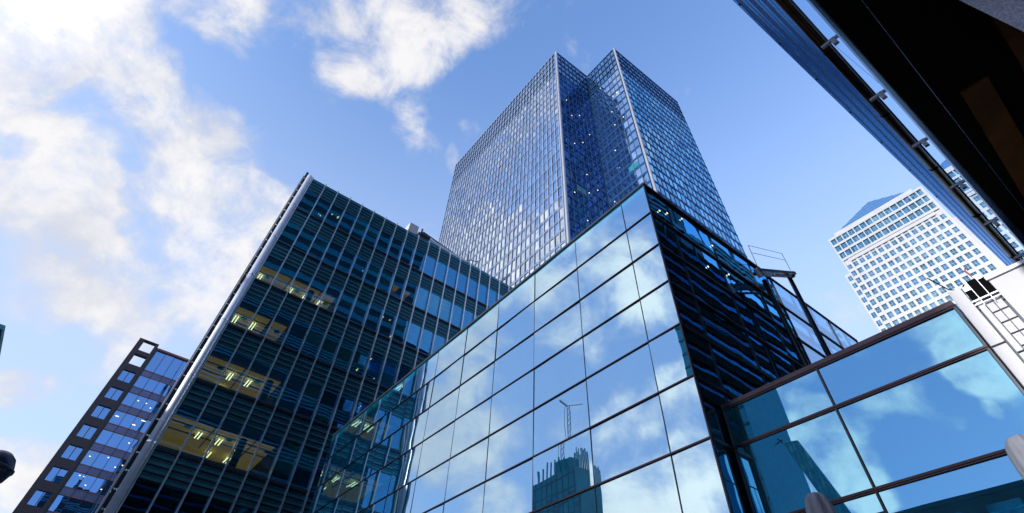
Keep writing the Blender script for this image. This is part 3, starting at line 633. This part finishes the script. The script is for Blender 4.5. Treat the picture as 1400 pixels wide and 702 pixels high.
for mt, cl in allc.items():
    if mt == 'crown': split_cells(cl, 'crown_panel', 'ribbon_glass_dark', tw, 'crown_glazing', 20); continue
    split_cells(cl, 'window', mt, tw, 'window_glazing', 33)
for (x, y) in ((44.65, 45.35), (57.95, 33.25)):
    m = MB(); m.box(x - 0.3, x + 0.3, y - 0.3, y + 0.3, 0, TZ + 0.3); m.build('corner_column', 'column_grey', tw, bevel=0.2)
for q in range(26):
    z = RN.uniform(60, 128); F = faces[1][0] if q % 2 else faces[2][0]; u = RN.choice([i * 1.5 + 1.2 for i in range(7)])
    z = 137.5 - FH * round((137.5 - z) / FH) + 2.4
    m = MB(); F.box(m, u, u + 0.2, z, z + 0.16, 0.03, 0.1); m.build('lit_lamp', 'spot_light', tw)
for (fi, u, f, n) in ((2, 2, 22, 2), (1, 3, 24, 2), (2, 6, 30, 1)):
    F = faces[fi][0]; z0 = 137.5 - FH * (f - 8)
    m = MB(); F.box(m, 0.6 + u * 1.5 - 1.5, 0.6 + (u + n) * 1.5 - 1.7, z0 + 0.75, z0 + 2.6, 0.025, 0.05)
    m.build('spandrel_panel', 'teal_panel', tw)

# ------------------------------------------------------------------ stone skyscraper with pyramid roof
oc = thing('stone_skyscraper', (269, 25, 0), 'white stone skyscraper with rows of square windows and a blue pyramid roof', 'skyscraper')
OX = 245
MB().box(OX + 0.6, OX + 48, 1.2, 48.8, 0, 203.5).build('wall', 'stone_white', oc)
MB().box(OX + 2.8, OX + 46, -2, 52.2, 0, 181).build('wing_wall', 'stone_white', oc)
MB().box(OX + 3, OX + 45, 4.5, 45.5, 203.5, 207).build('parapet', 'stone_white', oc)
m = MB(); a = 5.2; b = 44.8
m.quad((OX + 4, a, 207), (OX + 43, a, 207), (OX + 24, 25, 231.5)); m.quad((OX + 43, a, 207), (OX + 43, b, 207), (OX + 24, 25, 231.5)); m.quad((OX + 43, b, 207), (OX + 4, b, 207), (OX + 24, 25, 231.5)); m.quad((OX + 4, b, 207), (OX + 4, a, 207), (OX + 24, 25, 231.5))
m.build('pyramid_roof', 'pyramid', oc)
m = MB()
for q in range(1, 5):
    t = q / 5; m.bar((OX + 4 + 20 * t, a + (25 - a) * t, 207 + 24.5 * t + .1), (OX + 4 + 20 * t, b - (b - 25) * t, 207 + 24.5 * t + .1), 0.35, 0.25)
m.build('roof_ribs', 'blue_metal', oc)
OF = Face(OX, 49, 0, -1, -1, 0)
pt = 3.2; zp = 4.55
cells = []
piers = MB(); bands = MB()
# top band of three storeys
for i in range(16): OF.box(piers, i * pt - 0.0, i * pt + 0.62, 0, 203, -0.7, 0.0) if i in (0, 15) else OF.box(piers, i * pt + 0.0, i * pt + 0.48, 186.8, 203, -0.7, 0.0)
OF.box(piers, 47.4, 48, 0, 203, -0.7, 0)
for r in range(4): OF.box(bands, 0, 48, 202.4 - r * 4.9 - 0.9, 202.4 - r * 4.9 + 0.45, -0.7, 0.12)
for r in range(3):
    zt = 202.4 - r * 4.9 - 0.95
    for i in range(15):
        def fn(mm, i=i, zt=zt): OF.box(mm, i * pt + 0.5, i * pt + pt, zt - 3.5, zt, -0.62, -0.4)
        cells.append((OF.p(i * pt + 1.9, zt - 1.5), fn))
# main field, slightly recessed
OF.box(bands, 3.0, 45.0, 184.6, 186.4, -0.7, 0.25)
rows = 38
for r in range(rows):
    zc = 182.2 - r * zp
    OF.box(bands, 0.62, 47.4, zc - 1.45 - 1.65, zc - 1.45, -0.66, -0.10)
    for i in range(15):
        if i == 0 or i == 14: u0, u1 = i * pt + 0.75, i * pt + 2.6
        else: u0, u1 = i * pt + 0.70, i * pt + 2.75
        def fn(mm, u0=u0, u1=u1, zc=zc): OF.box(mm, u0, u1, zc - 1.4, zc + 1.4, -0.62, -0.40)
        cells.append((OF.p((u0 + u1) / 2, zc), fn))
for i in range(1, 16): OF.box(piers, i * pt - 0.42, i * pt + 0.66, 8, 184.6, -0.66, -0.14 if i not in (1, 15) else 0.18)
piers.build('stone_piers', 'stone_white', oc); bands.build('stone_bands', 'stone_white', oc)
# set-back wing windows
OW = Face(OX + 2.8, 52.2, 0, -1, -1, 0)
for r in range(38):
    zc = 178 - r * zp
    for u0 in (0.7,):
        def fn(mm, u0=u0, zc=zc): OW.box(mm, u0, u0 + 1.9, zc - 1.5, zc + 1.4, -0.3, 0.02)
        cells.append((OW.p(u0 + 1, zc), fn))
split_cells(cells, 'window', 'stone_glass', oc, 'window_glazing', 100)
m = MB()
for r in range(38):
    zc = 178 - r * zp; OW.box(m, 1.6, 1.7, zc - 1.5, zc + 1.4, -0.3, 0.06)
for i in range(15):
    for r in range(3):
        zt = 202.4 - r * 4.9 - 1.25; OF.box(m, i * pt + 1.8, i * pt + 1.88, zt - 3.5, zt, -0.5, -0.34)
    for r in range(rows):
        zc = 182.2 - r * zp; OF.box(m, i * pt + 1.70, i * pt + 1.78, zc - 1.4, zc + 1.4, -0.5, -0.34); OF.box(m, i * pt + .7, i * pt + 2.75, zc - .05, zc + 0.05, -0.5, -0.35)
m.build('window_bars', 'stone_white', oc)

# ------------------------------------------------------------------ brown framed block, far left
bb = thing('brown_framed_block', (-8, 105, 0), 'narrow dark brown block with punched windows and a blue glazed half, leftmost at the bottom', 'office building')
K = 1.5
BF = Face(0, 105, 1, 0, 0, -1)
bz = 1.6 + 34.35 * K
MB().box(-7.9, 7, 106, 125, 0, bz - 8).build('wall', 'dark_metal', bb)
x0, x1, x2 = -8.05, -4.72, 7.0
m = MB(); BF.box(m, x0, x0 + 0.85, 0, bz, -1.0, 0); BF.box(m, x1 - 0.5, x1, 0, bz, -1.0, 0)
bp = 2.15 * K
wz = [1.6 + (31.25 - 1.6) * K - bp * i for i in range(13)]
for z in [wz[0] + bp, wz[0] + 2 * bp] : pass
tops = [wz[0] + bp * 0.98 + bp * 0.85, wz[0] + bp * 0.98] + wz
for i, z in enumerate(tops):
    BF.box(m, x0 + .85, x1 - .5, z + 1.0, (tops[i - 1] - 1.0) if i else bz, -1.0, 0)
m.build('frame', 'brown_frame', bb)
for z in wz:
    w = MB(); BF.box(w, x0 + 0.85, x1 - 0.5, z - 1.0, z + 1.0, -0.4, -0.3); wo_ = w.build('window', 'block_glass', bb)
    w = MB(); c = (x0 + .85 + x1 - .5) / 2; BF.box(w, c - 0.05, c + 0.05, z - 1, z + 1, -0.3, -0.2)
    BF.box(w, x0 + .85, x1 - .5, z - 1.0, z - 0.88, -0.3, -0.15)
    w.build('window_frame', 'brown_frame', wo_)
# glazed half
gz = bz - 0.9
m = MB(); BF.box(m, x1 + 0.25, x2, gz, gz + 0.3, -0.8, -0.1); m.build('parapet', 'red_trim', bb)
for i in range(13):
    z1 = gz - 5.3 - bp * (i - 0) if i else gz
    zt = gz if i == 0 else gz - 5.0 - bp * (i - 1)
    zb = gz - 3.9 if i == 0 else zt - bp + 1.15
    for q in range(7):
        w = MB(); ua = x1 + 0.25 + q * 1.62
        BF.pane(w, ua + 0.03, ua + 1.59, zb, zt - 0.05, -0.5, RN.gauss(0, .01), RN.gauss(0, .01)); w.build('window', 'block_glass', bb)
    w = MB(); BF.box(w, x1 + 0.25, x2, zb - 1.02, zb - 0.12, -0.8, -0.48); w.build('spandrel', 'lilac_panel', bb)
    w = MB(); BF.box(w, x1 + .25, x2, zb - 0.12, zb, -0.8, -0.42); BF.box(w, x1 + .25, x2, zb - 1.14, zb - 1.02, -0.8, -0.42); w.build('trim', 'red_trim', bb)
for q in range(8):
    w = MB(); BF.box(w, x1 + 0.25 + q * 1.62 - 0.04, x1 + 0.25 + q * 1.62 + 0.04, 0, gz, -0.8, -0.36); w.build('mullion', 'mullion_dark', bb)
MB().box(x1 + 0.0, x1 + 0.22, 105.15, 106, 0, gz + 0.3).build('mullion', 'mullion_dark', bb)
for q in range(34):
    i = RN.choice([2, 3, 3, 4, 5, 6, 6]); zt = gz - 5.0 - bp * (i - 1)
    u = x1 + 0.6 + RN.random() * 9; w = MB(); BF.box(w, u, u + 0.22, zt - 0.9 - RN.random() * 0.8, zt - 0.62, -0.47, -0.45)
for q in range(30):
    i = RN.choice([2, 3, 3, 4, 5, 6, 6]); zt = gz - 5.0 - bp * (i - 1); z = zt - 0.4 - RN.choice([0, 0.5, 1.0])
    u = x1 + 0.6 + RN.random() * 7; w = MB(); BF.box(w, u, u + (0.5 if i == 3 else 0.2), z, z + 0.09, -0.46, -0.43); w.build('ceiling_light', 'spot_light', bb)

# ------------------------------------------------------------------ far building corner at the left edge
fb = thing('flat_roofed_block', (-6.6, 27.3, 0), 'building of which only the teal roof corner shows at the left edge', 'building')
MB().box(-20, -8.3, 29.0, 38, 0, 13.3).build('wall', 'lilac_panel', fb)
MB().box(-20.5, -6.6, 27.3, 38.3, 13.32, 13.5).build('roof', 'teal_louvre', fb)
m = MB()
for z in range(3): m.box(-19.5, -8.6, 28.90, 28.98, 2 + z * 3.9, 4.2 + z * 3.9)
m.build('window_band', 'teal_glass', fb)

# ------------------------------------------------------------------ louvred building overhead on the right
ob = thing('overhanging_louvred_building', (0, -4, 0), 'dark building overhead with thin blue louvres, a bronze pipe and a black soffit', 'building')
def nline(za, n4, n14, x):                       # y of a long edge at height za, bent slightly like the real facade
    s = (za - 1.6) / 8.4; return lambda X: (n4 + (n14 - n4) * (X / s - 4) / 10) * s
def rail(mb, z0, z1, ya, yb, X0, X1, d=0.1):       # long member: outer edge y = ya at X0, yb at X1
    return mb.hexa([(X0, ya - d, z0), (X1, yb - d, z0), (X1, yb, z0), (X0, ya, z0), (X0, ya - d, z1), (X1, yb - d, z1), (X1, yb, z1), (X0, ya, z1)])
def ya(X): return 0.42 - 0.0165 * X
m = MB(); rail(m, 25, 58, ya(-12) - 0.3, ya(112) - 0.3, -12, 112, 14); m.build('wall', 'dark_metal', ob)
m = MB(); rail(m, 57.9, 58.2, ya(-12), ya(112), -12, 112, 14.3); m.build('roof', 'mullion_dark', ob)
for f in range(8):
    z0 = 25.2 + f * 4.1
    w = MB(); rail(w, z0, z0 + 1.9, ya(25.1) - 0.12, ya(112) - 0.12, 25.1, 112, 0.1); w.build('ribbon_window', 'ribbon_glass', ob)
    w = MB(); rail(w, z0, z0 + 1.9, ya(-12) - 0.10, ya(25) - 0.10, -12, 25, 0.1); w.build('ribbon_window', 'dark_window', ob)  # glass darkened on this stretch to dim the reflections in the finned block
    w = MB()
    for q in range(4): rail(w, z0 + 2.0 + q * 0.52, z0 + 2.0 + q * 0.52 + 0.3, ya(-12) + 0.0, ya(112) + 0.0, -12, 112, 0.2)
    w.build('louvre_band', 'teal_louvre', ob)
w = MB()
for X in range(-12, 112, 3): w.box(X - .05, X + .05, ya(X) - 0.2, ya(X) - 0.04, 25, 57.9)
w.build('mullion_row', 'mullion_dark', ob)
m = MB(); rail(m, 8.9, 24.9, ya(24.2) - 0.9, ya(112) - 0.9, 24.2, 112, 13); m.build('wall', 'dark_metal', ob)
for f in range(4):
    z0 = 9.0 + f * 4.0
    w = MB(); rail(w, z0, z0 + 2.1, ya(24.2) - 0.72, ya(112) - 0.72, 24.2, 112, 0.1); w.build('ribbon_window', 'ribbon_glass', ob)
    w = MB()
    for q in range(4): rail(w, z0 + 2.2 + q * 0.46, z0 + 2.2 + q * 0.46 + 0.26, ya(24.2) - 0.6, ya(112) - 0.6, 24.2, 112, 0.2)
    w.build('louvre_band', 'teal_louvre', ob)
# stepped louvres down to the pipe
NL = 11
for q in range(NL):
    t = q / (NL - 1)
    z = 25.0 - 11.0 * t
    s = (z - 1.6) / 8.4
    n4, n14 = 0.085 + (-0.345 - 0.085) * t, -0.08 + (-0.27 + 0.08) * t
    X0, X1 = -6, 20 * s
    f = lambda X: (n4 + (n14 - n4) * (X / s - 4) / 10) * s
    w = MB(); dd = 0.034 * s; a_, b_ = f(X0), f(X1)
    w.hexa([(X0, a_ - dd - .03, z), (X1, b_ - dd - .03, z), (X1, b_ - dd, z), (X0, a_ - dd, z), (X0, a_ - .03, z + dd * 2.1), (X1, b_ - .03, z + dd * 2.1), (X1, b_, z + dd * 2.1), (X0, a_, z + dd * 2.1)])
    w.build('louvre', ('louvre_blue', 'grid_navy', 'louvre_blue')[q % 3], ob)
    w = MB(); rail(w, z + 0.5, z + 1.0, f(X0) - 0.06, f(X1) - 0.06, X0, X1, 0.4); w.build('louvre_gap', 'black', ob)
s = 11.4 / 8.4
def ln(n4, n14, z, X): s = (z - 1.6) / 8.4; return (n4 + (n14 - n4) * (X / s - 4) / 10) * s
za = 13.0
MB().tube((-6, ln(-0.40, -0.30, za, -6), za), (24, ln(-0.40, -0.30, za, 24), za), 0.085, 20).build('bronze_pipe', 'brown_pipe', ob, smooth=True)
for X in [0.5 + 2.6 * i for i in range(9)]:
    y = ln(-0.40, -0.30, za, X); MB().tube((X - .015, y, za), (X + .015, y, za), 0.092, 20).build('pipe_joint', 'black', ob)
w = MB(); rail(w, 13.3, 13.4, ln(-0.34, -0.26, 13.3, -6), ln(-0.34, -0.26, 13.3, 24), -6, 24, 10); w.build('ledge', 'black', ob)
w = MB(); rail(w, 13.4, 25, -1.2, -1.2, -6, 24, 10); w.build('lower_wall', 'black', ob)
w = MB(); rail(w, 12.6, 12.64, ln(-0.46, -0.36, 12.6, -6), ln(-0.46, -0.36, 12.6, 24), -6, 24, .03); w.build('edge_trim', 'blue_metal', ob)
# glazed band with brackets
def gl(z, X): return ln(-0.50, -0.40, 11.3, X)
yA, yB = gl(0, -6), gl(0, 24)
w = MB(); rail(w, 11.25, 12.5, yA, yB, -6, 24, 0.04); w.build('upper_glass_strip', 'fin_glass', ob)
w = MB(); rail(w, 11.19, 11.24, yA + 0.02, yB + 0.02, -6, 24, 0.06); w.build('glass_rail', 'mullion_dark', ob)
for i in range(7):
    X0 = -6 + 4.2 * i; X1 = X0 + 4.15
    w = MB(); rail(w, 8.75, 11.18, gl(0, X0), gl(0, X1), X0, X1, 0.03); w.build('glass_fin', 'fin_glass', ob)
w = MB(); rail(w, 8.45, 8.74, yA + 0.03, yB + 0.03, -6, 24, 0.1); w.build('frame_rail', 'blue_metal', ob)
for i in range(9):
    X = 2.9 + 1.62 * i; z = 10.2
    y0 = ln(-0.60, -0.555, z, X); y1 = ln(-0.375, -0.30, z, X)
    w = MB(); w.bar((X, gl(0, X) + 0.0, z), (X, y1, z), 0.05, 0.05); w.bar((X - 0.0, gl(0, X) + 0.02, z + .03), (X, gl(0, X) + 0.02, z - 0.16), 0.06, 0.04)
    w.build('bracket', 'bracket_grey', ob)
# soffit below, close overhead
zs = 8.3
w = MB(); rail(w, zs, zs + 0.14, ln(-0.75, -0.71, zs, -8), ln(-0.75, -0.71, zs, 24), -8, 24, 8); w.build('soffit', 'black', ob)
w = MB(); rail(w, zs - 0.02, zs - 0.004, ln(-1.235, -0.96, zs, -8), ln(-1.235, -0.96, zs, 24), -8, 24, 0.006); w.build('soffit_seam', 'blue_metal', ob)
zb = 8.26
def P(x10, y10, z): s = (z - 1.6) / 8.4; return (x10 * s, y10 * s)
def slab(pts, z0, z1):
    mm = MB(); n = len(pts); mm.v = [(x, y, z0) for x, y in pts] + [(x, y, z1) for x, y in pts]
    mm.f = [tuple(range(n - 1, -1, -1)), tuple(range(n, 2 * n))] + [(i, (i + 1) % n, n + (i + 1) % n, n + i) for i in range(n)]
    return mm
slab([P(8.66, -1.42, zb), P(8.67, -1.85, zb), P(10.54, -1.72, zb), P(13.5, -1.50, zb), P(13.5, -1.02, zb), P(12.1, -1.15, zb)], zb, zb + 0.039).build('ceiling_panel', 'beige', ob)
slab([P(7.6, -2.34, zb), P(8.2, -3.4, zb), P(13, -3.2, zb), P(12.5, -1.95, zb), P(8.95, -2.29, zb)], zb, zb + 0.039).build('ceiling_panel', 'beige', ob)
slab([P(6.2, -1.91, 8.24), P(9.3, -2.90, 8.24), P(9.3, -5.5, 8.24), P(6.2, -5.5, 8.24)], 0.0, 8.24).build('granite_pier', 'granite', ob)
MB().box(-8, 24, -9, -8.6, 0, 8.3).build('lobby_wall', 'granite', ob)
for X in (-4, 1): MB().tube((X, -5.5, 0), (X, -5.5, 8.3), 0.4, 24).build('column', 'granite', ob, smooth=True)

# ------------------------------------------------------------------ buildings that only show as reflections
dt = thing('dark_tower', (20, -80, 0), 'tall dark tower behind the overhanging building, seen mirrored in the finned block', 'tower')
MB().box(2.5, 57, -100, -62, 0, 190).build('wall', 'dark_metal', dt)
m = MB()
for z in range(38): m.box(2.5, 57, -61.98, -61.8, 6 + z * 4.8, 8.2 + z * 4.8)
m.build('window_band', 'teal_glass', dt)
cs = thing('building_under_construction', (-115, 130, 0), 'teal sheeted building under construction mirrored low in the glass front', 'building')
MB().box(-106, -100, 122, 146, 0, 70).build('wall', 'net', cs)
m = MB()
for i in range(9): m.box(-100.6, -100, 122 + i * 2.4, 122.3 + i * 2.4, 70, 73 + RN.random() * 2.5)
for i in range(9): m.box(-106 + i * .6, -105.8 + i * .6, 122, 122.3, 70, 74 + RN.random() * 3)
m.build('starter_columns', 'net', cs)
MB().box(-105, -101, 125, 132, 70, 74).build('lift_core', 'net', cs)
m = MB()
for z in range(1, 18): m.box(-99.99, -99.9, 122, 146, z * 4, z * 4 + 0.5)
for y in range(9): m.box(-99.99, -99.85, 122.2 + y * 2.9, 122.5 + y * 2.9, 0, 70)
m.build('scaffold', 'mullion_dark', cs)
m = MB(); m2 = MB()
for z in range(1, 16):
    for y in range(8):
        r = RN.random(); y0 = 122.7 + y * 2.9; q = m if r < 0.35 else (m2 if r > 0.72 else None)
        if q: q.box(-99.98, -99.93, y0, y0 + 2.0, z * 4 + 1.0, z * 4 + 3.2)
m.build('open_bay', 'mullion_dark', cs); m2.build('sheeting', 'teal_panel', cs)
tc_ = thing('tower_crane', (-103, 131, 0), 'slender lattice tower crane mirrored above the building under construction', 'crane')
m = MB(); cx0, cy0 = -103, 131; s = 0.7
for a, b in ((-s, -s), (s, -s), (s, s), (-s, s)): m.bar((cx0 + a, cy0 + b, 70), (cx0 + a, cy0 + b, 98), 0.13, 0.13)
for z in range(70, 98, 2):
    m.bar((cx0 - s, cy0 - s, z), (cx0 - s, cy0 + s, z + 2), 0.08, 0.08); m.bar((cx0 - s, cy0 + s, z), (cx0 - s, cy0 - s, z + 2), 0.08, 0.08); m.bar((cx0 + s, cy0 - s, z), (cx0 - s, cy0 - s, z + 2), 0.08, 0.08)
m.build('mast', 'yellow', tc_)
m = MB(); m.bar((cx0, cy0, 98), (cx0 - 9, cy0 + 1.5, 103), 0.3, 0.3); m.bar((cx0, cy0, 98), (cx0 + 5, cy0 - 1, 98.5), 0.5, 0.5); m.build('jib', 'yellow', tc_)
py = thing('leaning_pylon', (-60, 30, 0), 'leaning teal steel pylon mirrored in the glass wing as a slanting dark blade', 'pylon')
m = MB(); m.hexa([(-61, 23.4, 0), (-60.6, 23.4, 0), (-60.6, 25.9, 0), (-61, 25.9, 0), (-61, 35.6, 39.3), (-60.6, 35.6, 39.3), (-60.6, 38.0, 39.7), (-61, 38.0, 39.7)]); m.build('blade', 'teal_glass', py)
m = MB(); m.tube((-60.8, 37.9, 39.5), (-60.8, 38.6, 40.6), 0.12, 8); m.tube((-60.8, 37.9, 40.2), (-60.8, 39.3, 39.9), 0.1, 8); m.build('tip', 'dark_metal', py)
gt = thing('teal_glass_tower', (-95, 62, 0), 'tall teal glass tower mirrored at the left edge of the glass wing', 'tower')
MB().box(-110, -90, 58.5, 66.0, 0, 95).build('wall', 'teal_glass', gt)
m = MB()
for z in range(24): m.box(-89.99, -89.8, 58.5, 66.0, z * 4, z * 4 + 0.5)
m.build('floor_band', 'mullion_dark', gt)

# ------------------------------------------------------------------ wrapped parasols and the lamp
def parasol(x, y, top, label, rot=0):
    t = thing('closed_parasol', (x, y, 0), label, 'parasol', 'closed parasols by the glass wing')
    MB().tube((x, y, 0), (x, y, top - 0.1), 0.025, 12).build('pole', 'alu_matte', t, smooth=True)
    MB().tube((x, y, 0), (x, y, 0.06), 0.3, 24).build('base', 'dark_metal', t)
    c = MB().lathe((x, y, top), [(0.015, 0.02), (0.075, 0.0), (0.11, -0.05), (0.125, -0.13), (0.13, -0.35), (0.135, -0.6), (0.14, -0.9), (0.10, -1.3), (0.13, -1.7), (0.16, -1.95)], 36, 0.13, 7, rot)
    c.build('canopy', 'fabric', t, smooth=True)
    MB().tube((x, y, top - 1.32), (x, y, top - 1.28), 0.118, 24).build('strap', 'dark_metal', t)
    return t
parasol(6.0, 2.66, 3.82, 'closed grey parasol in front of the middle of the glass wing')
parasol(6.0, 0.80, 3.78, 'closed grey parasol cut by the right edge of the photo', 1.0)
sl_ = thing('street_lamp', (-1.12, 8.7, 0), 'dark blue domed street lamp head poking in at the left edge', 'lamp')
MB().lathe((-1.12, 8.7, 3.85), [(0.0, 0.19), (0.08, 0.18), (0.15, 0.13), (0.19, 0.05), (0.20, -0.02), (0.175, -0.1), (0.11, -0.17), (0.05, -0.2)], 32).build('lamp_head', 'lamp_navy', sl_, smooth=True)
MB().lathe((-1.12, 8.7, 3.85), [(0.198, 0.03), (0.215, 0.02), (0.215, -0.005), (0.198, -0.01)], 32).build('rim', 'lamp_navy', sl_, smooth=True)
MB().tube((-1.12, 8.7, 0), (-1.12, 8.7, 3.68), 0.05, 16).build('post', 'lamp_navy', sl_, smooth=True)

cb2 = thing('sun_shade_block', (-66, 20, 0), 'added brown block across the plaza that shades the near glass, showing only low in reflections', 'building')  # added out of view to keep the low sun off the near glass
MB().box(-75, -60, -1.1, 110, 0, 27.5).build('wall', 'brown_frame', cb2)  # gap left between the two parts so sun reaches the white wall
MB().box(-75, -60, -90, -20, 0, 27.5).build('wall', 'brown_frame', cb2)
MB().box(-75.3, -59.9, -1.1, 110.3, 27.5, 28).build('roof', 'mullion_dark', cb2)
MB().box(-75.3, -59.9, -90.3, -20, 27.5, 28).build('roof', 'mullion_dark', cb2)
m = MB()
for z in range(7):
    for y in list(range(11)) + list(range(15, 33)): m.box(-60.0, -59.93, -88 + y * 6, -84.5 + y * 6, 1.5 + z * 3.8, 3.7 + z * 3.8)
m.build('window_rows', 'teal_glass', cb2)
